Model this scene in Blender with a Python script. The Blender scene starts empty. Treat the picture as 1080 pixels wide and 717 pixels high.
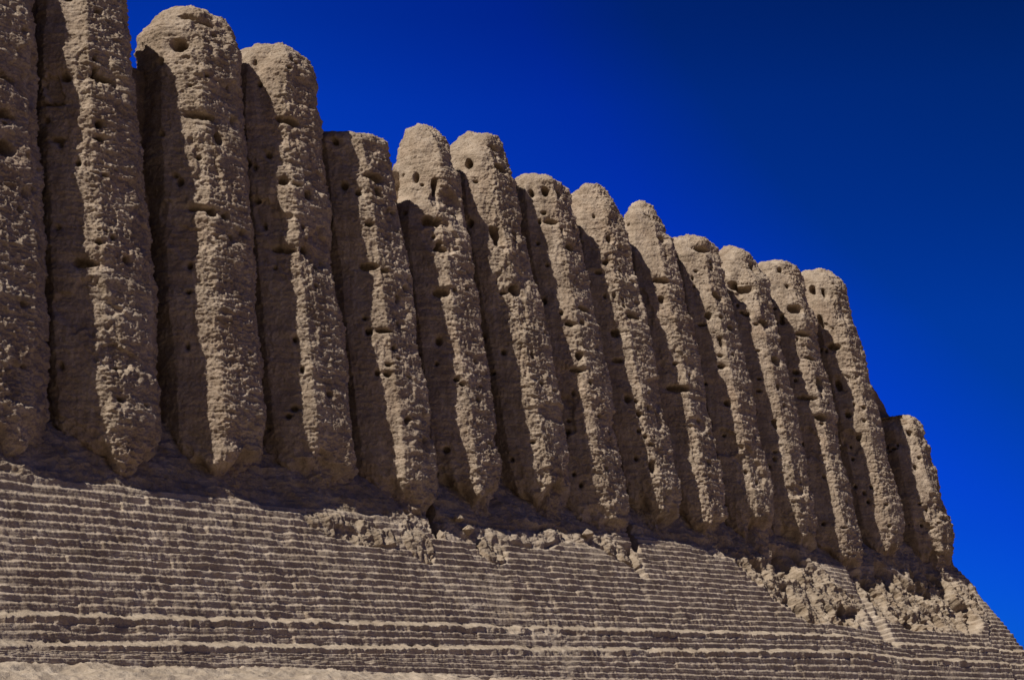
import bpy, math
import numpy as np
from mathutils import Vector, Matrix
C = bpy.context.scene.collection
R = math.radians
rng = np.random.default_rng(11)

# ---------------------------------------------------------------- noise (value noise on a periodic lattice)
_N = 64
_T = rng.random((_N, _N, _N)).astype(np.float32) * 2 - 1
_Tf = _T.ravel()
def vn(P, freq, off=0.0, aniso=(1, 1, 1)):
    q = P * (np.array(aniso, dtype=np.float64) * freq) + np.array([off * 7.13 + 3.1, off * 3.77 + 9.2, off * 5.21 + 1.7])
    i = np.floor(q); f = (q - i).astype(np.float32); i = i.astype(np.int64)
    f = f * f * f * (f * (f * 6 - 15) + 10)
    x0 = i[..., 0] % _N; y0 = i[..., 1] % _N; z0 = i[..., 2] % _N
    x1 = (x0 + 1) % _N; y1 = (y0 + 1) % _N; z1 = (z0 + 1) % _N
    fx, fy, fz = f[..., 0], f[..., 1], f[..., 2]
    def g(a, b, c): return _Tf[(a * _N + b) * _N + c]
    a = g(x0, y0, z0) * (1 - fx) + g(x1, y0, z0) * fx
    b = g(x0, y1, z0) * (1 - fx) + g(x1, y1, z0) * fx
    c = g(x0, y0, z1) * (1 - fx) + g(x1, y0, z1) * fx
    d = g(x0, y1, z1) * (1 - fx) + g(x1, y1, z1) * fx
    return (a * (1 - fy) + b * fy) * (1 - fz) + (c * (1 - fy) + d * fy) * fz
ROT = np.array([[0.80, 0.60, 0.0], [-0.36, 0.48, 0.80], [0.48, -0.64, 0.60]])
def fbm(P, freq, octv=4, off=0.0, gain=0.5, aniso=(1, 1, 1), billow=False):
    s = 0; a = 1.0; tot = 0; Q = P * np.array(aniso)
    for o in range(octv):
        n = vn(Q, freq * 2.03 ** o, off + o * 1.7)
        if billow: n = 1 - 2 * np.abs(n) ** 0.8
        s = s + a * n; tot += a; a *= gain
        Q = Q @ ROT.T
    return s / tot
def ss(a, b, x):
    t = np.clip((x - a) / (b - a), 0, 1); return t * t * (3 - 2 * t)
def mix(a, b, t): return a + (b - a) * t

# ---------------------------------------------------------------- materials
def new_mat(name):
    m = bpy.data.materials.new(name); m.use_nodes = True
    nt = m.node_tree; nt.nodes.clear()
    out = nt.nodes.new('ShaderNodeOutputMaterial'); b = nt.nodes.new('ShaderNodeBsdfPrincipled')
    nt.links.new(b.outputs[0], out.inputs[0])
    b.inputs['Roughness'].default_value = 0.95
    b.inputs['Specular IOR Level'].default_value = 0.12
    return m, nt, b
def earth(name, dark, light, red, bump=0.02, fine=38.0, streak=0.5):
    m, nt, b = new_mat(name)
    N = nt.nodes.new; L = nt.links.new
    geo = N('ShaderNodeNewGeometry')
    def noise(scale, detail, rough=0.6, vec=None):
        n = N('ShaderNodeTexNoise'); n.inputs['Scale'].default_value = scale
        n.inputs['Detail'].default_value = detail; n.inputs['Roughness'].default_value = rough
        L(vec or geo.outputs['Position'], n.inputs['Vector']); return n
    big = noise(0.9, 5); mid = noise(6.0, 6, 0.7); fin = noise(fine, 6, 0.75)
    mp = N('ShaderNodeMapping'); mp.inputs['Scale'].default_value = (0.7, 0.7, 6.0)
    L(geo.outputs['Position'], mp.inputs['Vector'])
    lay = noise(1.6, 4, 0.6, mp.outputs[0])
    r1 = N('ShaderNodeValToRGB'); r1.color_ramp.elements[0].position = 0.3; r1.color_ramp.elements[1].position = 0.72
    r1.color_ramp.elements[0].color = (*dark, 1); r1.color_ramp.elements[1].color = (*light, 1)
    L(mid.outputs['Fac'], r1.inputs['Fac'])
    m1 = N('ShaderNodeMix'); m1.data_type = 'RGBA'
    r2 = N('ShaderNodeValToRGB'); r2.color_ramp.elements[0].position = 0.45; r2.color_ramp.elements[1].position = 0.72
    r2.color_ramp.elements[0].color = (0, 0, 0, 1); r2.color_ramp.elements[1].color = (0.65, 0.65, 0.65, 1)
    L(big.outputs['Fac'], r2.inputs['Fac']); L(r2.outputs[0], m1.inputs['Factor'])
    L(r1.outputs[0], m1.inputs['A']); m1.inputs['B'].default_value = (*red, 1)
    m2 = N('ShaderNodeMix'); m2.data_type = 'RGBA'; m2.blend_type = 'MULTIPLY'; m2.inputs['Factor'].default_value = streak
    r3 = N('ShaderNodeValToRGB'); r3.color_ramp.elements[0].position = 0.3; r3.color_ramp.elements[1].position = 0.65
    r3.color_ramp.elements[0].color = (0.55, 0.55, 0.55, 1); r3.color_ramp.elements[1].color = (1.08, 1.08, 1.08, 1)
    L(lay.outputs['Fac'], r3.inputs['Fac']); L(m1.outputs['Result'], m2.inputs['A']); L(r3.outputs[0], m2.inputs['B'])
    m3 = N('ShaderNodeMix'); m3.data_type = 'RGBA'; m3.blend_type = 'MULTIPLY'; m3.inputs['Factor'].default_value = 0.8
    r4 = N('ShaderNodeValToRGB'); r4.color_ramp.elements[0].position = 0.33; r4.color_ramp.elements[1].position = 0.6
    r4.color_ramp.elements[0].color = (0.6, 0.58, 0.56, 1); r4.color_ramp.elements[1].color = (1.08, 1.08, 1.08, 1)
    L(fin.outputs['Fac'], r4.inputs['Fac']); L(m2.outputs['Result'], m3.inputs['A']); L(r4.outputs[0], m3.inputs['B'])
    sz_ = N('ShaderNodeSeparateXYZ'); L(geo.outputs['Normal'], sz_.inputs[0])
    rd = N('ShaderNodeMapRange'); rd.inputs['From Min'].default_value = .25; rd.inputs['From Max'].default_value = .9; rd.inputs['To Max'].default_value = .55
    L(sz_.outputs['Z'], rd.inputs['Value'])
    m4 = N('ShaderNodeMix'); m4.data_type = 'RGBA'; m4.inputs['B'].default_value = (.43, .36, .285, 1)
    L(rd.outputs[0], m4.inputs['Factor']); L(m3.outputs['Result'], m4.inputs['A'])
    pat = noise(2.3, 5, 0.65); r5 = N('ShaderNodeValToRGB'); r5.color_ramp.elements[0].position = .35; r5.color_ramp.elements[1].position = .68
    r5.color_ramp.elements[0].color = (.80, .77, .74, 1); r5.color_ramp.elements[1].color = (1.12, 1.12, 1.12, 1)
    m5 = N('ShaderNodeMix'); m5.data_type = 'RGBA'; m5.blend_type = 'MULTIPLY'; m5.inputs['Factor'].default_value = 1
    L(pat.outputs['Fac'], r5.inputs['Fac']); L(m4.outputs['Result'], m5.inputs['A']); L(r5.outputs[0], m5.inputs['B'])
    mq = N('ShaderNodeMapping'); mq.inputs['Scale'].default_value = (3.0, 3.0, .28); L(geo.outputs['Position'], mq.inputs['Vector'])
    st = noise(1.5, 5, 0.65, mq.outputs[0]); r6 = N('ShaderNodeValToRGB'); r6.color_ramp.elements[0].position = .38; r6.color_ramp.elements[1].position = .62
    r6.color_ramp.elements[0].color = (.86, .84, .82, 1); r6.color_ramp.elements[1].color = (1.06, 1.06, 1.06, 1)
    m6 = N('ShaderNodeMix'); m6.data_type = 'RGBA'; m6.blend_type = 'MULTIPLY'; m6.inputs['Factor'].default_value = 1
    L(st.outputs['Fac'], r6.inputs['Fac']); L(m5.outputs['Result'], m6.inputs['A']); L(r6.outputs[0], m6.inputs['B'])
    L(m6.outputs['Result'], b.inputs['Base Color'])
    add = N('ShaderNodeMath'); add.operation = 'ADD'
    ml = N('ShaderNodeMath'); ml.operation = 'MULTIPLY'; ml.inputs[1].default_value = 1.6
    md2 = noise(15.0, 4, 0.6)
    L(md2.outputs['Fac'], ml.inputs[0]); L(ml.outputs[0], add.inputs[0]); L(fin.outputs['Fac'], add.inputs[1])
    bp = N('ShaderNodeBump'); bp.inputs['Strength'].default_value = 1.0; bp.inputs['Distance'].default_value = bump
    L(add.outputs[0], bp.inputs['Height']); L(bp.outputs[0], b.inputs['Normal'])
    return m
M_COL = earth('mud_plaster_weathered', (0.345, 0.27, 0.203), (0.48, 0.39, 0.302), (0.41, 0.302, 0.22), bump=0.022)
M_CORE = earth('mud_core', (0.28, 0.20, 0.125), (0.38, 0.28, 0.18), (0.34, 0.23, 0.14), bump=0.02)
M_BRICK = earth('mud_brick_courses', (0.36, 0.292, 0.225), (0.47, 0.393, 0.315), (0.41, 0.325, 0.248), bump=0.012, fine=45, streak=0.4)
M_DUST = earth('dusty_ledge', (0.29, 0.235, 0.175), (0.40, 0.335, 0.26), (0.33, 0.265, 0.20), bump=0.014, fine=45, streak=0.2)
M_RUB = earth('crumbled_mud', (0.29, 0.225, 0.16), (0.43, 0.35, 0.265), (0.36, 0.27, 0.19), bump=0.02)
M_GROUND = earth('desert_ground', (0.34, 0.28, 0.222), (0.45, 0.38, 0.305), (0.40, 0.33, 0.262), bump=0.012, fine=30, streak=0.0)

nt_ = M_GROUND.node_tree
bs_ = [n for n in nt_.nodes if n.type == 'BSDF_PRINCIPLED'][0]
src_ = bs_.inputs['Base Color'].links[0].from_socket
ge_ = nt_.nodes.new('ShaderNodeNewGeometry'); vm_ = nt_.nodes.new('ShaderNodeVectorMath'); vm_.operation = 'DISTANCE'
sp_ = nt_.nodes.new('ShaderNodeVectorMath'); sp_.operation = 'MULTIPLY'; sp_.inputs[1].default_value = (.45, 1, 0)
nt_.links.new(ge_.outputs['Position'], sp_.inputs[0]); nt_.links.new(sp_.outputs[0], vm_.inputs[0]); vm_.inputs[1].default_value = (10.5, 24.5, 0)
mr_ = nt_.nodes.new('ShaderNodeMapRange'); mr_.inputs['From Min'].default_value = 10.5; mr_.inputs['From Max'].default_value = 26
nt_.links.new(vm_.outputs['Value'], mr_.inputs['Value'])
mx_ = nt_.nodes.new('ShaderNodeMix'); mx_.data_type = 'RGBA'
nt_.links.new(mr_.outputs[0], mx_.inputs['Factor']); nt_.links.new(src_, mx_.inputs['A']); mx_.inputs['B'].default_value = (.29, .218, .142, 1)
nt_.links.new(mx_.outputs['Result'], bs_.inputs['Base Color'])

# ---------------------------------------------------------------- mesh helpers
def grid_faces(nr, nc, wrap=False):
    i = np.arange(nr - 1)[:, None]; j = np.arange(nc if wrap else nc - 1)[None, :]
    j2 = (j + 1) % nc
    a = i * nc + j; b = i * nc + j2; c = (i + 1) * nc + j2; d = (i + 1) * nc + j
    return np.stack([a, b, c, d], -1).reshape(-1, 4)
def vnormals(V, F):
    fn = np.cross(V[F[:, 2]] - V[F[:, 0]], V[F[:, 3]] - V[F[:, 1]])
    n = np.zeros_like(V)
    for k in range(4):
        for a in range(3):
            n[:, a] += np.bincount(F[:, k], weights=fn[:, a], minlength=len(V))
    return n / np.maximum(np.linalg.norm(n, axis=1, keepdims=True), 1e-9)
def mesh_obj(name, V, F, mat, parent=None, loc=(0, 0, 0), nrm=None, parent_loc=(0, 0, 0)):
    """V in world coordinates; the object's origin goes to loc."""
    me = bpy.data.meshes.new(name)
    Vl = (V - np.array(loc)).astype(np.float32)
    me.vertices.add(len(Vl)); me.vertices.foreach_set('co', Vl.ravel())
    me.loops.add(F.size); me.loops.foreach_set('vertex_index', F.astype(np.int32).ravel())
    me.polygons.add(len(F))
    me.polygons.foreach_set('loop_start', (np.arange(len(F)) * F.shape[1]).astype(np.int32))
    me.polygons.foreach_set('loop_total', np.full(len(F), F.shape[1], np.int32))
    me.update(calc_edges=True)
    me.polygons.foreach_set('use_smooth', np.ones(len(F), bool))
    if nrm is not None: me.normals_split_custom_set_from_vertices(nrm.astype(np.float32).tolist())
    me.materials.append(mat); me.update()
    o = bpy.data.objects.new(name, me); C.objects.link(o)
    if parent: o.parent = parent
    o.location = Vector(loc) - Vector(parent_loc)
    return o
def sub(V, F, mask, N):
    f = F[mask]; u, inv = np.unique(f, return_inverse=True)
    return V[u], inv.reshape(f.shape), N[u]

# ---------------------------------------------------------------- layout (metres; wall runs along +X, faces -Y)
X0, Y0, BAT, R0, R1, ZB = 11.244, 19.954, 0.1854, 0.985, 0.885, 5.4
ROOT = (22.0, 19.0, 2.1)
fort = bpy.data.objects.new('mud_brick_fortress', None); C.objects.link(fort); fort.location = ROOT
fort['label'] = 'ruined tan mud brick fortress wall of tall rounded flutes on a sloping stepped base'
fort['category'] = 'fortress'

HOLES = {1:[(-46,11.5,0.16,0.13),(-62,11.02,0.35,0.06),(-58,10.37,0.2,0.05),(-17,10.69,0.1,0.1),(-18,10.44,0.16,0.07),(-7,11.57,0.38,0.12),(5,11.51,0.12,0.16),(32,12.96,0.12,0.22),(-40,8.28,0.32,0.12),(6,8.44,0.1,0.1)],2:[(-46,12.94,0.24,0.2),(-69,12.62,0.1,0.12),(-37,13.61,0.3,0.1),(-11,13.56,0.3,0.1),(-25,11.56,0.42,0.12),(19,11.63,0.12,0.14),(-6,11.2,0.15,0.2),(-52,10.27,0.1,0.12),(-35,9.77,0.3,0.07),(-22,9.72,0.12,0.12),(0,9.33,0.1,0.1)],3:[(-78,11.63,0.12,0.12),(-65,10.42,0.15,0.08),(-15,12.09,0.42,0.14),(-32,10.8,0.12,0.14),(-18,10.77,0.16,0.06),(-3,10.64,0.12,0.12),(-40,9.49,0.35,0.08),(-14,9.54,0.15,0.12),(1,9.26,0.08,0.1)],0:[(-3,10.37,0.2,0.12),(-1,9.78,0.25,0.22),(30,9.45,0.12,0.12),(19,9.1,0.1,0.1),(0,11.02,0.35,0.1),(38,8.44,0.1,0.12)],4:[(-52,12.21,0.13,0.12),(-8,11.52,0.4,0.14),(-49,11.26,0.1,0.1),(-34,11.13,0.1,0.1),(-8,11.22,0.12,0.16),(-33,9.63,0.3,0.12),(-16,9.57,0.15,0.08),(1,9.07,0.1,0.12),(22,9.51,0.1,0.1),(-26,8.36,0.22,0.07)],5:[(-53,12.19,0.15,0.2),(-24,11.97,0.13,0.28),(-33,11.09,0.4,0.18),(-25,10.49,0.24,0.12),(-35,9.54,0.3,0.12),(12,11.36,0.12,0.14),(-45,8.53,0.12,0.13)],6:[(-53,12.95,0.2,0.2),(-9,13.45,0.3,0.1),(-3,12.91,0.32,0.18),(-32,11.24,0.2,0.34),(-67,11.5,0.12,0.15),(1,11.37,0.1,0.18),(-21,10.05,0.25,0.2)],7:[(-54,12.78,0.12,0.15),(-32,12.84,0.16,0.18),(-11,12.82,0.16,0.18),(-31,12.07,0.26,0.1),(-6,11.5,0.25,0.15),(-62,10.16,0.1,0.12),(-32,9.64,0.15,0.1),(-3,10.06,0.35,0.1),(-32,8.59,0.2,0.08),(-27,8.91,0.12,0.14)],8:[(-19,12.16,0.12,0.18),(-32,11.53,0.12,0.1),(-46,11.26,0.18,0.08),(-39,9.81,0.18,0.14),(-44,9.16,0.22,0.08),(-5,10.27,0.3,0.1),(-42,8.26,0.1,0.12),(-27,6.74,0.12,0.2)],9:[(-23,13.45,0.3,0.08),(-4,12.75,0.2,0.15),(-23,11.52,0.36,0.12),(-32,11.02,0.12,0.15),(-34,8.81,0.42,0.12)],10:[(-19,12.91,0.4,0.15),(-11,11.58,0.3,0.2),(-36,11.03,0.13,0.15),(-51,10.8,0.2,0.06),(-25,10.31,0.1,0.14),(-33,9.73,0.14,0.1),(-37,8.77,0.12,0.12),(4,10.79,0.2,0.12)],11:[(-8,12.95,0.25,0.3),(-55,12.37,0.2,0.2),(-36,12.24,0.32,0.16),(-41,11.5,0.15,0.1),(-11,11.28,0.3,0.2),(-6,10.26,0.3,0.2),(-17,9.52,0.12,0.12),(-33,8.55,0.12,0.2)],12:[(-35,13.33,0.16,0.14),(-26,12.11,0.35,0.2),(-56,11.71,0.15,0.12),(-23,11.37,0.5,0.12),(-19,10.7,0.36,0.08),(-50,10.27,0.15,0.1),(-39,9.55,0.42,0.1),(-10,9.96,0.3,0.28),(-23,9.02,0.3,0.15)],13:[(-60,13.26,0.15,0.25),(-38,13.11,0.12,0.25),(-61,12.25,0.14,0.3),(-49,11.45,0.3,0.16),(4,11.48,0.1,0.14),(-56,10.33,0.2,0.25),(-51,9.46,0.16,0.15),(-40,8.83,0.1,0.14)],14:[(-37,8.35,0.1,0.12),(-30,9.4,.14,.14),(5,8.9,.1,.16)]}
# index: (dx at base, dx at top, peak z, dome height, dome power, peak shift in x, foot z)
COL = {-3: (0, 0, 14.2, .9, 2, .0, 5.1), -2: (0, 0, 14.3, .8, 2, .0, 5.1), -1: (0, 0, 14.2, .9, 2, .0, 5.1),
 0: (-.09, .04, 14.3, .9, 2, .0, 5.05), 1: (0, -.15, 14.35, 1.0, 2.0, .1, 5.10), 2: (.09, .20, 14.2, 1.0, 1.9, -.02, 5.25),
 3: (.10, .05, 14.25, .9, 2.2, .12, 5.38), 4: (.10, .02, 12.8, .35, 3.5, -.1, 5.3), 5: (0, .03, 13.95, 1.9, 1.7, .30, 5.35),
 6: (.24, -.13, 14.2, .9, 2.2, .15, 5.5), 7: (-.07, -.07, 13.65, .5, 3.0, .0, 5.35), 8: (0, -.28, 14.2, 1.5, 1.7, .28, 5.5),
 9: (-.21, -.25, 14.2, 1.8, 1.6, .28, 5.45), 10: (-.06, -.17, 13.75, .6, 2.4, .1, 5.5), 11: (-.23, -.04, 14.0, 1.5, 1.8, .25, 5.35),
 12: (-.2, .2, 14.0, .9, 2.0, .0, 5.15), 13: (.48, .57, 14.3, .8, 2.4, .0, 5.6), 14: (1.50, 1.55, 10.35, .7, 2.4, .1, 5.6)}
LAB = {4: 'flute broken off low with a flat crumbling top', 14: 'short worn flute at the far corner of the wall',
       5: 'flute with a narrow pointed tip', 7: 'flute with a flat top and a row of three small holes'}

DROP = {0: 0.1, 1: 0.1, 2: 0.14, 3: 0.16, 4: 0.22, 5: 0.28, 6: 0.18, 7: 0.28, 8: 0.33, 9: 0.2, 10: 0.28, 11: 0.2, 12: 0.16, 13: 0.26, 14: 0.18}
def make_column(k):
    dx0, dx1, zt, hd, pw, pk, zf = COL[k]
    zt -= DROP.get(k, 0)
    zf += 0 if k in (4, 7) else (.30 if 5 <= k <= 11 else .18)
    near = 0.0155 * (1 + 0.035 * max(k, 0)) if k >= 0 else 0.05
    if k >= 10: near *= 0.95
    th = [-110.0]
    step = math.degrees(near)
    while th[-1] < 105: th.append(th[-1] + step)
    back = list(np.linspace(th[-1], 250, 24))[1:-1]
    th = np.radians(np.array(th + back))
    zlo = min(zf - 1.1, 4.4)
    zc = zt - hd
    zb = np.arange(zlo, zc, near * 0.95)
    nd = int(hd * 1.9 / near)
    tau = np.linspace(0, 1, nd)
    td = np.sin(tau * math.pi / 2) * 0.9995
    zz = np.r_[zb, zc + td * hd]
    g = np.r_[np.ones(len(zb)), np.maximum(1 - td ** pw, 0) ** (1 / 2.0)]
    tilt = np.r_[np.zeros(len(zb)), np.clip(tau, 0, 1) ** 1.3 * math.pi / 2]      # surface direction over the crown
    Z, TH = np.meshgrid(zz, th, indexing='ij')
    G = g[:, None]; TI = tilt[:, None] * np.ones_like(Z)
    t = (Z - ZB) / 7.5
    Rr = R0 + (R1 + (.06 if k in (1, 2, 3) else .02) - R0) * np.clip(t, -0.2, 1.2)
    Rr = Rr * (1 - {2: .0, 3: .05, 4: .05, 7: .05}.get(k, .13) * ss(zc - 1.6, zc + .3, Z))
    # rounded octagon
    a = np.mod(TH + math.pi / 8, math.pi / 4) - math.pi / 8
    octo = math.cos(math.pi / 8) / np.cos(a) * 1.035
    Rr = Rr * mix(1.0, octo, 0.75)
    # eroded, undercut foot
    wv = 0.16 * np.sin(TH * 2.3 + k * 1.7) + .09 * np.sin(TH * 6 + 2 * k) + .05 * np.sin(TH * 13 + 5 * k)
    foot = ss(zf + .95, zf - .35, Z + wv)
    Rr = Rr * (1 - .20 * foot - (.12 if k in (4, 7) else .26) * ss(zf + .16, zf - .12, Z + wv))
    cx = X0 + 2 * k + dx0 + (dx1 - dx0) * t
    cy = Y0 + BAT * (Z - ZB)
    # crowns shift sideways and lean
    sh = ss(zc - 1.3, zt, Z) * (pk + .09)
    r = Rr * G
    P = np.stack([cx + sh + r * np.sin(TH), cy - r * np.cos(TH), Z], -1)
    n = np.stack([np.sin(TH) * np.cos(TI), -np.cos(TH) * np.cos(TI), np.sin(TI)], -1)
    deg = np.degrees(TH)
    rough = mix(0.38, 1.0, ss(-55, -12, deg + 14 * vn(P, 0.7, 3)))
    d = fbm(P, 0.75, 3, 1.0) * 0.105
    d += ss(zc - 1.5, zt, Z) * fbm(P, 1.6, 3, 5.0) * 0.17                     # ragged crowns
    d += fbm(P, 1.3, 3, 7.0, aniso=(0.5, 0.5, 2.6)) * 0.045 * mix(.5, 1, rough)   # strata
    lay = fbm(P, 2.6, 2, 2.0, aniso=(0.35, 0.35, 3.4))
    d += np.clip(lay, -0.6, 0.5) * 0.024 * rough
    big = fbm(P, 4.5, 2, 9.0, billow=True, aniso=(1, 1, 1.3)); d += (big - .3) * 0.024 * rough
    cr = fbm(P, 9.5, 3, 4.0, gain=0.6, billow=True, aniso=(1, 1, 1.6)); d += (cr - .3) * 0.034 * rough * (.6 + .8 * ss(-.5, .5, vn(P, .8, 44)))
    d += fbm(P, 24, 2, 6.0, billow=True, aniso=(.8, .8, 1.4)) * 0.019 * mix(.4, 1, rough)
    d += fbm(P, 14, 3, 16.0, gain=.65, aniso=(.9, .9, 1.2)) * 0.020 * mix(.3, 1, rough)
    # vertical weathering runnels
    run = vn(P, 3.2, 12.0, (1, 1, .12)); d -= 0.03 * ss(0.35, 0.9, run)
    # brick courses, faint
    cz = Z / 0.115 + 0.25 * vn(P, 1.0, 20)
    fr = np.abs(cz - np.round(cz)); d -= 0.010 * ss(0.14, 0.03, fr) * mix(1.0, .7, rough) * ss(-.3, .3, vn(P, 0.9, 22))
    # foot roughness
    d += foot * ((fbm(P, 3.2, 4, 31.0, billow=True, gain=.6) - .2) * 0.13)
    # beam holes, slots and pits
    hl = list(HOLES.get(k, []))
    hr = np.random.default_rng(100 + k)
    for _ in range(24):
        hl.append((hr.uniform(-80, 60), hr.uniform(zf + .6, zt - .6), hr.uniform(.05, .10), hr.uniform(.04, .09)))
    ux = TH * Rr; wob = 0.55 * fbm(P, 7.0, 2, 40.0)
    for _ in range(5):          # places where the face has broken away
        sa, sz, sw, sh_ = math.radians(hr.uniform(-60, 55)), hr.uniform(zf + .8, zt - .3), hr.uniform(.22, .5), hr.uniform(.18, .6)
        q = np.sqrt(((ux - sa) / sw) ** 2 + ((Z - sz) / sh_) ** 2) + wob * .7 + .3 * vn(P, 2.2, 47)
        d -= hr.uniform(.04, .09) * ss(1.0, .75, q)
    for (hd_, hz, w, h) in hl:
        w *= 1.28; h *= 1.28
        q = np.sqrt(((ux - math.radians(hd_) * 0.95) / (w * .5)) ** 2 + ((Z - hz) / (h * .5)) ** 2) + wob * .6
        dep = 0.12 + 1.1 * min(w, h)
        d -= dep * ss(1.12, 0.72, q)
        # eroded hollow above and beside
        d -= 0.035 * ss(2.2, 0.9, q)
    P = P + n * d[..., None]
    V = P.reshape(-1, 3)
    # close the top
    F = grid_faces(len(zz), len(th), True)
    o = mesh_obj('fluted_column', V, F, M_COL, fort, (X0 + 2 * k, Y0, ZB), parent_loc=ROOT)
    if k in LAB: o['label'] = LAB[k]
for k in sorted(COL): make_column(k)

# ---------------------------------------------------------------- core of the wall behind the flutes
def make_core():
    xa, xb, yb = 4.2, 41.2, 33.0
    xs = np.r_[np.linspace(xa, 38, 260), np.linspace(38, xb, 170)[1:]]
    ys = np.linspace(0, 1, 60)[1:]
    px = np.r_[xs, np.full(59, xb), np.linspace(xb, xa, 80)[1:], np.full(58, xa)]
    py = np.r_[np.zeros(len(xs)), ys, np.ones(79), ys[::-1][1:]]
    nx = np.r_[np.zeros(len(xs)), np.full(59, 1), np.zeros(79), np.full(58, -1)]
    ny = np.r_[-np.ones(len(xs)), np.zeros(59), np.ones(79), np.zeros(58)]
    yf = Y0 + 0.12
    zt = np.interp(px, [4, 15.5, 17, 19, 20, 22, 38.9, 39.3, 39.8, 40.3, 41.2], [12.6, 12.6, 12.6, 12.6, 12.0, 12.6, 12.6, 12.2, 11.8, 11.0, 10.0])
    T = np.r_[np.linspace(0, 1, 240), np.ones(10)]
    ins = np.r_[np.zeros(240), np.linspace(0.02, 0.98, 10)]
    PX = np.broadcast_to(px, (250, len(px))).copy(); PY = np.broadcast_to(yf + py * (yb - yf), (250, len(px))).copy()
    Z = 1.0 + (zt[None, :] + 0.35 * vn(np.stack([px, py * 13, px * 0], -1), 0.8, 3)[None, :] - 1.0) * T[:, None]
    PX -= nx[None] * BAT * (Z - ZB) * 0.8; PY -= ny[None] * BAT * (Z - ZB)
    PX = mix(PX, np.clip(PX, 10, 36), ins[:, None]); PY = mix(PY, 26.0, ins[:, None])
    P = np.stack([PX, PY, Z], -1)
    d = fbm(P, 0.6, 3, 50) * .10 + fbm(P, 3.5, 4, 51, billow=True) * .05 + fbm(P, 1.2, 2, 52, aniso=(.4, .4, 3)) * .04
    n = np.stack([np.broadcast_to(nx, Z.shape), np.broadcast_to(ny, Z.shape), np.zeros_like(Z)], -1)
    P = P + n * d[..., None]
    P[..., 2] += ss(0.0, 0.1, ins)[:, None] * fbm(P, .5, 4, 55) * .2
    mesh_obj('wall_core', P.reshape(-1, 3), grid_faces(250, len(px), True), M_CORE, fort, (22, Y0, 2.1), parent_loc=ROOT)
make_core()

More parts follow.
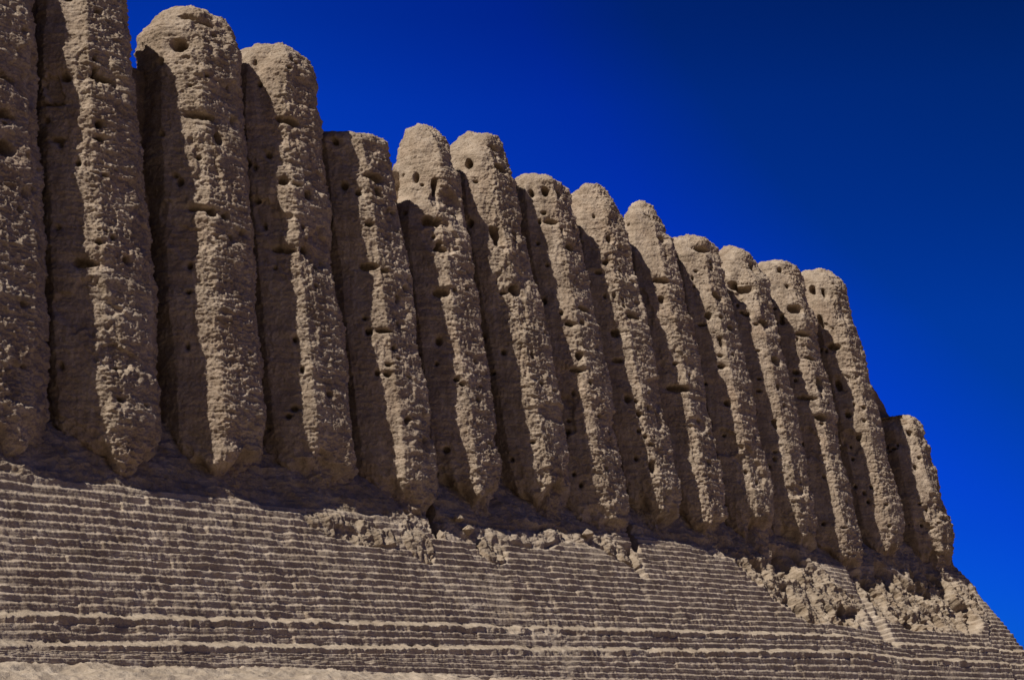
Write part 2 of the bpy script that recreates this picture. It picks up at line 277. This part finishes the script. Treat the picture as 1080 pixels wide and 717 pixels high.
# ---------------------------------------------------------------- sloping stepped base
def make_plinth():
    # 1-D profile: outset o and height z, ascending; kind: 0 riser, 1 tread
    rows = []           # (o_step, z_step, o_lin, z_lin, kind, course)
    def course(o, z, c, w, idx, ledge=False):
        # riser with a soft overhanging lip, then the tread
        nr, ntd = (8, 5) if not ledge else (8, 12)
        lean = .34 * c if not ledge else .2 * c
        for i in range(nr):
            t = i / nr
            lip = 0.010 * math.exp(-((t - .88) / .13) ** 2) - 0.012 * math.exp(-((t - .16) / .2) ** 2)
            rows.append((o - lean * t + lip, z + c * t, o - w * .55 * t, z + c * .6 * t, 0, idx, ledge))
        rise = .06 if ledge else .008
        for i in range(ntd):
            t = i / ntd
            rows.append((o - lean - (w - lean) * t, z + c + rise * t, o - w * (.55 + .45 * t), z + (c + rise) * .6 + (c + rise) * .4 * t, 1, idx, ledge))
        z += rise
        return o - w, z + c
    z = 1.80; o = 2.35; idx = 0
    for i in range(8): o, z = course(o, z, .117 - .010 * (i < 7), .06 if i < 7 else .25, idx, i == 7); idx += 1       # up to the lower ledge (2.62)
    for i in range(3): o, z = course(o, z, .100, .055 if i < 2 else .24, idx, i == 2); idx += 1
    n = 16; o_t = 0.03; c = (5.0 - z) / n - .008; w = (o - o_t) / n
    for i in range(n): o, z = course(o, z, c, w, idx); idx += 1
    while z < 6.75: o, z = course(o, z, c, c * .9, idx); idx += 1
    A = np.array([r[:6] for r in rows]); led = np.array([r[6] for r in rows])
    # perimeter: front, then the far corner, then the end face
    xs = [3.0]
    while xs[-1] < 41.8: 
        xs.append(xs[-1] + (0.05 if xs[-1] < 9.3 else 0.0145 * (1 + .028 * (xs[-1] - 9.3))))
    xs = np.array(xs); ph = np.linspace(0, math.pi / 2, 26)[1:]
    ye = np.linspace(0.3, 13, 70)
    cr = 0.5
    px = np.r_[xs, 41.8 + cr * np.sin(ph), np.full(70, 41.8 + cr)]
    py = np.r_[np.zeros(len(xs)), cr - cr * np.cos(ph), cr + ye]
    nx = np.r_[np.zeros(len(xs)), np.sin(ph), np.ones(70)]; ny = -np.r_[np.ones(len(xs)), np.cos(ph), np.zeros(70)]
    arc = np.r_[0, np.cumsum(np.hypot(np.diff(px), np.diff(py)))] + 3.0
    YF = 19.14
    ZR = np.broadcast_to(A[:, 3][:, None], (len(A), len(px)))
    U = np.broadcast_to(arc[None], ZR.shape)
    PXb = np.broadcast_to(px[None], ZR.shape)
    Q = np.stack([U, ZR * 0, ZR], -1)
    # patches (masks in wall coordinates)
    def blob(cx, cz, rx, rz, ang=0, off=0, nz=.45):
        ca, sa = math.cos(ang), math.sin(ang)
        a = (U - cx) * ca + (ZR - cz) * sa; b = -(U - cx) * sa + (ZR - cz) * ca
        return np.sqrt((a / rx) ** 2 + (b / rz) ** 2) + nz * fbm(Q, 1.6, 4, 60 + off)
    b1 = np.minimum(blob(31.6, 4.25, 2.3, 1.1, -.28, 0, .35), blob(30.2, 4.95, 1.4, .36, -.1, 1))
    b2 = np.minimum(blob(36.7, 4.25, 1.9, 1.05, .0, 2, .3), blob(39.4, 4.45, 2.1, .95, .15, 3, .3))
    b3 = np.minimum(blob(17.6, 4.66, 1.0, .25, -.1, 4), blob(18.95, 4.55, .35, .28, -.5, 5))
    b4 = blob(25.0, 4.72, .6, .26, -.35, 7, .3)
    b5 = blob(20.9, 4.5, .36, .24, 0, 6, .2)
    # lower rim of the two big patches is cut by the ledge: keep above it
    m1 = ss(1.12, .82, b1) * ss(3.34, 3.44, ZR + .05 * vn(Q, 2, 9)); m2 = ss(1.12, .82, b2) * ss(3.42, 3.56, ZR + .05 * vn(Q, 2, 8))
    m3 = ss(1.1, .85, b3); m4 = ss(1.1, .85, b4); m5 = ss(1.1, .85, b5)
    rub = np.clip(m1 + m2 + m3 + m4 + m5, 0, 1)
    zsl = 4.93 + 0.16 * fbm(Q * np.array([1, 1, 0]), .35, 4, 70) + .10 * ss(20, 24, U) + .25 * ss(34, 38, U) 
    upper = ss(zsl - .12, zsl + .22, ZR)
    rim = ss(.24, .10, np.abs(ZR - zsl + .04 + .12 * vn(Q, .9, 191))) * ss(-.15, .25, fbm(Q, .55, 3, 192)) * ss(16, 18, U)
    rub = np.clip(rub + rim * (1 - np.clip(m1 + m2, 0, 1)), 0, 1)
    keep = 1 - .55 * ss(-.1, .35, vn(Q, .35, 71, (1, 1, .6))) 
    wear = .01 + .60 * ss(.12, .6, fbm(Q, .8, 4, 72)) + .35 * ss(4.35, 4.9, ZR) * ss(-.3, .4, fbm(Q, .5, 3, 73))
    er = np.clip(np.maximum(np.maximum(upper * (1 - .25 * keep * ss(16, 10, U)), rub), wear), 0, 1)
    er = np.maximum(er, ss(40.6, 41.6, U) * (.55 + .3 * fbm(Q, 1.5, 3, 190)) * ss(3.6, 4.2, ZR))
    kind = A[:, 4][:, None]; ci = A[:, 5]
    O = mix(A[:, 0][:, None], A[:, 2][:, None], er); Z = mix(A[:, 1][:, None], A[:, 3][:, None], er)
    Qc = np.stack([U, np.broadcast_to((ci * 5.37)[:, None], U.shape), ZR * 0], -1)
    # each course wanders a little and bricks stand proud or are missing
    d = fbm(Qc, .55, 3, 80) * .024 * (1 - rub)
    bl = .36
    bi = np.floor(U / bl + (ci[:, None] % 2) * .5 + .3 * vn(Qc, .6, 81))
    h = np.sin(bi * 12.9898 + ci[:, None] * 78.233) * 43758.5453; h = h - np.floor(h)
    d += (h - .5) * .010 * (1 - er) - .035 * (h > .96) * (1 - er)
    fb = U / bl + (ci[:, None] % 2) * .5 + .3 * vn(Qc, .6, 81); fj = np.abs(fb - np.round(fb))
    d -= .003 * ss(.05, .015, fj) * (1 - er)
    # crumbly lips
    lipw = np.exp(-((A[:, 0] * 0 + 1) * 0)) * 1.0
    wl = np.maximum(np.where((A[:, 4] == 1) | (np.arange(len(A)) * 0 > 1), 1.0, 0.0), 0)
    wl = np.maximum(wl, np.convolve(wl, [.25, .6, 1, .6, .25], 'same').clip(0, 1))[:, None]
    wl = np.maximum(.30 + .70 * wl, er)
    d += fbm(Q, 7, 4, 83, gain=.6, aniso=(.7, 1, 1.3)) * .020 * wl + fbm(Qc, 16, 3, 84, gain=.7) * .020 * wl * (1 - er) + (fbm(Q, 22, 2, 84, billow=True) - .2) * .008 * wl
    d += (fbm(Q, 5, 3, 183, billow=True, aniso=(.8, 1, 1.6)) - .2) * .018 * np.maximum(ss(-.2, .5, fbm(Q, .5, 3, 184)), led[:, None] * 1.0)
    d += led[:, None] * (fbm(Q, 1.6, 5, 185, gain=.6) * .09 + (fbm(Q, 7, 3, 186, billow=True) - .3) * .035)
    brk = ss(.25, .6, fbm(Q, 2.2, 3, 85, aniso=(1, 1, 2.2))); d -= brk * .022 * (1 - er)
    Z = Z + (fbm(Q, 1.1, 3, 86, aniso=(1, 1, .2)) * .012 + fbm(Qc, 3.5, 2, 87) * .012) * (1 - rub)
    # upper slope: slumped earth with soft gullies under the flutes
    sl = fbm(Q, .9, 5, 88, aniso=(1, 1, 1.2)) * .16 + (fbm(Q, 3.0, 5, 89, billow=True, gain=.6, aniso=(.8, 1, 1.5)) - .2) * .07 + fbm(Q, 2.0, 5, 189, gain=.6) * .09 + fbm(Q, 2, 2, 188, aniso=(.3, 1, 4)) * .03
    d += upper * sl
    d -= .05 * upper * ss(.2, .0, np.abs(ZR - zsl - .05))
    # rubble: lumps, pits
    lump = fbm(Q, 1.2, 3, 90) * .22 + (fbm(Q, 2.4, 3, 91, billow=True) - .3) * .13 + fbm(Q, 3.6, 6, 94, gain=.66) * .15
    pit = ss(.0, .38, fbm(Q, 2.1, 4, 93))
    small = np.clip(m3 + m4 + m5 + rim, 0, 1) * (1 - np.clip(m1 + m2, 0, 1))
    d += rub * (1 - small) * (lump - .10 - .32 * pit)
    d += small * ((fbm(Q, 4.5, 4, 96, billow=True, gain=.6) - .3) * .05 + fbm(Q, 5.0, 5, 196, gain=.65) * .09 + fbm(Q, 1.6, 2, 97) * .06 - .08 * ss(.05, .4, fbm(Q, 3.2, 3, 98)) + .02)
    # gully, slits, cracks
    def groove(pts, wid, dep, soft=.5, wob=.10):
        zs = [p[1] for p in pts][::-1]; gx = [p[0] for p in pts][::-1]
        g = np.interp(ZR, zs, gx) + wob * fbm(Q, 2.5, 3, 95)
        inz = ss(zs[0] - .1, zs[0] + .08, ZR) * ss(zs[-1] + .08, zs[-1] - .05, ZR)
        return -dep * ss(wid * .5 * (1 + soft), wid * .5 * (1 - soft), np.abs(U - g)) * inz
    d += groove([(35.0, 5.2), (34.5, 4.3), (34.3, 3.6), (34.1, 3.05)], .42, .20, .7)
    d += groove([(20.0, 5.75), (19.80, 5.3), (19.62, 4.74)], .18, .75, .25, .01)
    d += groove([(26.15, 5.95), (25.95, 5.5), (25.62, 4.86)], .20, .75, .25, .01)
    d += groove([(35.15, 5.9), (34.95, 5.35)], .14, .4, .3, .03)
    d += groove([(41.5, 4.6), (41.1, 3.9), (40.1, 3.3), (39.8, 2.75), (39.5, 2.1)], .10, .12, .6, .05)
    d += groove([(25.35, 4.85), (25.2, 4.5), (25.3, 4.2)], .22, .16, .7, .06)
    # right of the crack the bricks stand back and are steeper
    back = ss(0, .05, U - np.interp(ZR, [2.1, 2.75, 3.3, 3.9, 4.6], [39.5, 39.8, 40.1, 41.1, 41.5])) * ss(5.0, 4.7, ZR)
    d -= back * .07
    ds = .8
    O = O + d * ds
    Z = Z + d * .42
    # dusty rounding on the ledges
    # courses sag gently toward the near end
    sag = np.interp(U, [3, 10, 31.5, 34.5, 44], [-.46, -.34, .14, .05, .12]) * ss(2.15, 2.7, ZR) * mix(1, .35, ss(4.2, 5.6, ZR))
    Z = Z + sag
    O = O + sag * .1
    PX = px[None] + nx[None] * O * mix(1, .9, np.clip(nx[None], 0, 1)); PY = YF + py[None] + ny[None] * O
    V = np.stack([PX, PY, Z], -1).reshape(-1, 3)
    F = grid_faces(len(A), len(px))
    N = vnormals(V, F)
    # split the sheet into its parts by face
    def fm(a): return a[:-1, :-1].reshape(-1)
    lab = np.zeros(F.shape[0], int)
    lab[fm(upper > .5)] = 1
    lm = fm(np.broadcast_to((led & (A[:, 4] == 1))[:, None], U.shape)); lz = fm(ZR)
    lab[lm & (lz < 2.8)] = 2; lab[lm & (lz > 2.8)] = 3
    lab[fm(m1 > .5) & (lab < 2)] = 4; lab[fm(m2 > .5) & (lab < 2)] = 5; lab[fm(m3 > .5) & (lab < 2)] = 6; lab[fm(m4 > .5) & (lab < 2)] = 7; lab[fm(m5 > .5) & (lab < 2)] = 8
    def piece(i, name, mat, parent, ploc, loc, label=None):
        v, f, nn = sub(V, F, lab == i, N)
        ob = mesh_obj(name, v, f, mat, parent, loc, nn, ploc)
        if label: ob['label'] = label
        return ob
    L0 = (22.0, 17.0, 2.1)
    pl = piece(0, 'stepped_base', M_BRICK, fort, ROOT, L0)
    piece(1, 'eroded_slope', M_RUB, fort, ROOT, (22, 19, 5.2), 'smooth slumped earth slope under the feet of the flutes')
    piece(2, 'ledge', M_DUST, pl, L0, (22, 17.2, 2.6)); piece(3, 'ledge', M_DUST, pl, L0, (22, 17.4, 3.0))
    piece(4, 'crumbled_patch', M_RUB, pl, L0, (31.5, 18.2, 4.3), 'large crumbled hollow left of the narrow gully')
    piece(5, 'crumbled_patch', M_RUB, pl, L0, (38, 18.2, 4.3), 'large crumbled hollow right of the narrow gully')
    piece(6, 'crumbled_patch', M_RUB, pl, L0, (18, 18.4, 4.6), 'small lumpy patch at the top of the courses')
    piece(7, 'crumbled_patch', M_RUB, pl, L0, (25, 18.4, 4.5)); piece(8, 'crumbled_patch', M_RUB, pl, L0, (20.9, 18.4, 4.5))
make_plinth()

# ---------------------------------------------------------------- brick stubs beside the slits (pieces of the base)
def stub(cx, cy, cz, w, h, dpt, seed):
    nz, nt = 70, 90
    t = np.linspace(0, 1, nz); th = np.linspace(0, 2 * math.pi, nt, endpoint=False)
    T, TH = np.meshgrid(t, th, indexing='ij')
    e = 0.55
    sx = np.sign(np.sin(TH)) * np.abs(np.sin(TH)) ** e; sy = -np.sign(np.cos(TH)) * np.abs(np.cos(TH)) ** e
    cap = np.sqrt(np.clip(1 - np.clip((T - .88) / .12, 0, 1) ** 2, 0, 1))
    P = np.stack([cx + sx * w / 2 * cap * (1.1 - .2 * T), cy + sy * dpt / 2 * cap - 0 * T + T * .18, cz + T * h], -1)
    n = np.stack([np.sin(TH), -np.cos(TH), TH * 0], -1)
    fr = np.abs(T * h / .11 - np.round(T * h / .11))
    d = fbm(P, 4, 5, seed, billow=True, gain=.6) * .075 - .012 * ss(.2, .05, fr) + .05 * vn(P, 2.0, seed + 3)
    P = P + n * d[..., None]
    mesh_obj('brick_stub', P.reshape(-1, 3), grid_faces(nz, nt, True), M_BRICK, fort, (cx, cy, cz), parent_loc=ROOT)
stub(20.20, 19.30, 4.45, .42, .66, .5, 3)
stub(26.26, 19.42, 4.6, .45, .66, .5, 7)

# ---------------------------------------------------------------- ground: one sheet, mound against the wall, desert to the horizon
def make_ground():
    xs = list(np.linspace(-6, 9, 60))
    while xs[-1] < 44: xs.append(xs[-1] + .03 * (1 + .02 * (xs[-1] - 9)))
    far = [50, 55, 62, 75, 100, 160, 300, 700, 1600, 4000]
    xs = np.r_[[-4000, -1500, -600, -250, -120, -60, -35, -22, -14, -9], xs, np.linspace(45, 49, 8), far]
    ys = np.r_[[-4000, -1500, -600, -250, -120, -60, -30, -15, -8, -4], np.linspace(-2, 14.4, 60), np.arange(14.5, 17.5, .028), np.linspace(18, 36, 40), [40, 48, 60, 90, 160, 300, 700, 1600, 4000]]
    X, Y = np.meshgrid(xs, ys)
    dx = np.maximum(np.maximum(3.0 - X, X - 42.9), 0); dy = np.maximum(np.maximum(16.86 - Y, Y - 34.5), 0)
    D = np.hypot(dx, dy)
    Q = np.stack([X, Y, X * 0], -1)
    near = ss(60, 20, np.hypot(X - 20, Y - 10))
    H = 2.17 - .10 * ss(0, .5, D) - .45 * ss(.3, 2.0, D) - 1.65 * ss(1.0, 11, D)
    H = H + near * (fbm(Q, .35, 3, 200) * .10 * ss(.2, 2, D) + fbm(Q, 1.4, 4, 201) * .09 + (fbm(Q, 4, 4, 202, billow=True) - .2) * .06 * ss(2.5, .2, D))
    H = H - .11 * ss(13, 24, X) * ss(3, 0, D) - .02 * ss(1, 0, D)
    H = H + ss(25, 80, D) * fbm(Q, .02, 3, 203) * .8
    P = np.stack([X, Y, H], -1)
    o = mesh_obj('ground', P.reshape(-1, 3), grid_faces(len(ys), len(xs)), M_GROUND)
    o['kind'] = 'structure'
make_ground()

# ---------------------------------------------------------------- loose clods of dried mud on the base
def clod(loc, s, seed, label, group=None):
    n = 28
    ph = np.linspace(-math.pi / 2 + .01, math.pi / 2 - .01, n); th = np.linspace(0, 2 * math.pi, 2 * n, endpoint=False)
    PH, TH = np.meshgrid(ph, th, indexing='ij')
    u = np.stack([np.cos(PH) * np.cos(TH), np.cos(PH) * np.sin(TH), np.sin(PH)], -1)
    r = 1 + .45 * fbm(u + seed * 3.1, 1.6, 4, seed, gain=.65) + .16 * fbm(u + seed, 4, 3, seed + 1, billow=True)
    nn = np.stack([u[..., 0], u[..., 1], u[..., 2]], -1)
    for a in range(7):
        ax = Vector((math.sin(seed + a * 2.3), math.cos(seed * 2 + a * 1.9), math.sin(a * 3.1 + seed))).normalized()
        r = np.minimum(r, .78 / np.maximum(nn @ np.array(ax), .05))
    P = u * r[..., None] * np.array([s, s * .85, s * .72]) + np.array(loc)
    o = mesh_obj('mud_clod', P.reshape(-1, 3), grid_faces(n, 2 * n, True), M_RUB, None, loc)
    o['label'] = label; o['category'] = 'clod'
    if group: o['group'] = group
CL = [((20.30, 19.06, 5.0), .10, 'rough mud clod resting just right of the nearer narrow slit'),
      ((20.46, 18.98, 4.80), .13, 'larger mud clod just below the clod beside the nearer slit'),
      ((24.1, 19.08, 5.04), .12, 'mud clod at the shadow edge left of the farther narrow slit')]
for i, (l, s, lb) in enumerate(CL): clod(l, s, 20 + i * 3, lb)

# ---------------------------------------------------------------- sun and sky
ALPHA, ELEV = R(93.5), R(49)
sd = Vector((-math.cos(ELEV) * math.sin(ALPHA), -math.cos(ELEV) * math.cos(ALPHA), math.sin(ELEV)))
L = bpy.data.lights.new('sun', 'SUN'); L.energy = 5.3; L.angle = R(0.53); L.color = (1, .945, .86)
lo = bpy.data.objects.new('sun', L); C.objects.link(lo); lo.rotation_euler = sd.to_track_quat('Z', 'Y').to_euler(); lo.location = (-20, -10, 40)
w = bpy.data.worlds.new('World'); bpy.context.scene.world = w; w.use_nodes = True
nt = w.node_tree; nt.nodes.clear()
out = nt.nodes.new('ShaderNodeOutputWorld'); bg = nt.nodes.new('ShaderNodeBackground'); nt.links.new(bg.outputs[0], out.inputs[0])
sky = nt.nodes.new('ShaderNodeTexSky'); sky.sky_type = 'NISHITA'; sky.sun_disc = False
sky.sun_elevation = ELEV; sky.sun_rotation = math.atan2(sd.x, sd.y); sky.air_density = 1.0; sky.dust_density = 0.2; sky.ozone_density = 3.0
mu = nt.nodes.new('ShaderNodeMix'); mu.data_type = 'RGBA'; mu.blend_type = 'MULTIPLY'; mu.inputs['Factor'].default_value = 1
nt.links.new(sky.outputs[0], mu.inputs['A']); mu.inputs['B'].default_value = (1, 1, 1, 1)
# polarised-filter darkening across the sky, by world direction
tc = nt.nodes.new('ShaderNodeTexCoord'); dt = nt.nodes.new('ShaderNodeVectorMath'); dt.operation = 'DOT_PRODUCT'
PV = Vector((0.75, -0.15, 0.65)).normalized(); dt.inputs[1].default_value = PV
nt.links.new(tc.outputs['Generated'], dt.inputs[0])
rp = nt.nodes.new('ShaderNodeValToRGB'); nt.links.new(dt.outputs['Value'], rp.inputs['Fac'])
cr_ = rp.color_ramp
cr_.elements[0].position = .0; cr_.elements[0].color = (.06, .08, .16, 1)
cr_.elements[1].position = 1.0; cr_.elements[1].color = (.001, .024, .165, 1)
e_ = cr_.elements.new(.30); e_.color = (.02, .085, .36, 1)
for p_, f_ in ((.50, .80), (.58, .78), (.70, .60), (.75, .37), (.85, .27)):
    e_ = cr_.elements.new(p_); e_.color = (.004 * f_, {.50: .18, .58: .175, .70: .137, .75: .21, .85: .25}[p_] * f_, 1.12 * f_, 1)
mu2 = nt.nodes.new('ShaderNodeMix'); mu2.data_type = 'RGBA'; mu2.blend_type = 'MULTIPLY'; mu2.inputs['Factor'].default_value = 1
nt.links.new(mu.outputs['Result'], mu2.inputs['A']); nt.links.new(rp.outputs[0], mu2.inputs['B'])
sx_ = nt.nodes.new('ShaderNodeSeparateXYZ'); nt.links.new(tc.outputs['Generated'], sx_.inputs[0])
rz = nt.nodes.new('ShaderNodeValToRGB'); nt.links.new(sx_.outputs['Z'], rz.inputs['Fac'])
rz.color_ramp.elements[0].position = .47; rz.color_ramp.elements[0].color = (1, 1, 1, 1)
rz.color_ramp.elements[1].position = .68; rz.color_ramp.elements[1].color = (0, 0, 0, 1)
mu3 = nt.nodes.new('ShaderNodeMix'); mu3.data_type = 'RGBA'; mu3.blend_type = 'MIX'
mu4 = nt.nodes.new('ShaderNodeMix'); mu4.data_type = 'RGBA'; mu4.blend_type = 'MULTIPLY'; mu4.inputs['Factor'].default_value = 1
nt.links.new(mu.outputs['Result'], mu4.inputs['A']); mu4.inputs['B'].default_value = (.06, .08, .16, 1)
re_ = nt.nodes.new('ShaderNodeValToRGB'); nt.links.new(sx_.outputs['Z'], re_.inputs['Fac'])
re_.color_ramp.elements[0].position = .11; re_.color_ramp.elements[0].color = (1, 1, 1, 1)
re_.color_ramp.elements[1].position = .50; re_.color_ramp.elements[1].color = (.88, .88, .88, 1)
for p_, f_ in ((.24, 1.25), (.31, 1.15), (.38, 1.1), (.43, .92)):
    e_ = re_.color_ramp.elements.new(p_); e_.color = (f_, f_, f_, 1)
mu5 = nt.nodes.new('ShaderNodeMix'); mu5.data_type = 'RGBA'; mu5.blend_type = 'MULTIPLY'; mu5.inputs['Factor'].default_value = 1
nt.links.new(mu2.outputs['Result'], mu5.inputs['A']); nt.links.new(re_.outputs[0], mu5.inputs['B'])
nt.links.new(rz.outputs[0], mu3.inputs['Factor']); nt.links.new(mu5.outputs['Result'], mu3.inputs['B']); nt.links.new(mu4.outputs['Result'], mu3.inputs['A'])
nt.links.new(mu3.outputs['Result'], bg.inputs['Color']); bg.inputs['Strength'].default_value = 0.12

# ---------------------------------------------------------------- camera
f_px, pitch, az = 1608.3, R(13.631), R(41.198)
cam = bpy.data.cameras.new('camera'); co = bpy.data.objects.new('camera', cam); C.objects.link(co)
cam.sensor_width = 36; cam.lens = 36 * f_px / 1080; cam.clip_end = 12000; cam.clip_start = .1
hd = Vector((math.cos(az), math.sin(az), 0)); fw = hd * math.cos(pitch) + Vector((0, 0, math.sin(pitch)))
co.rotation_euler = fw.to_track_quat('-Z', 'Y').to_euler(); co.location = (0, 0, 1.6)
sc = bpy.context.scene; sc.camera = co
sc.view_settings.view_transform = 'Standard'; sc.view_settings.look = 'None'; sc.view_settings.exposure = 0
sc.render.resolution_x = 1024; sc.render.resolution_y = 679
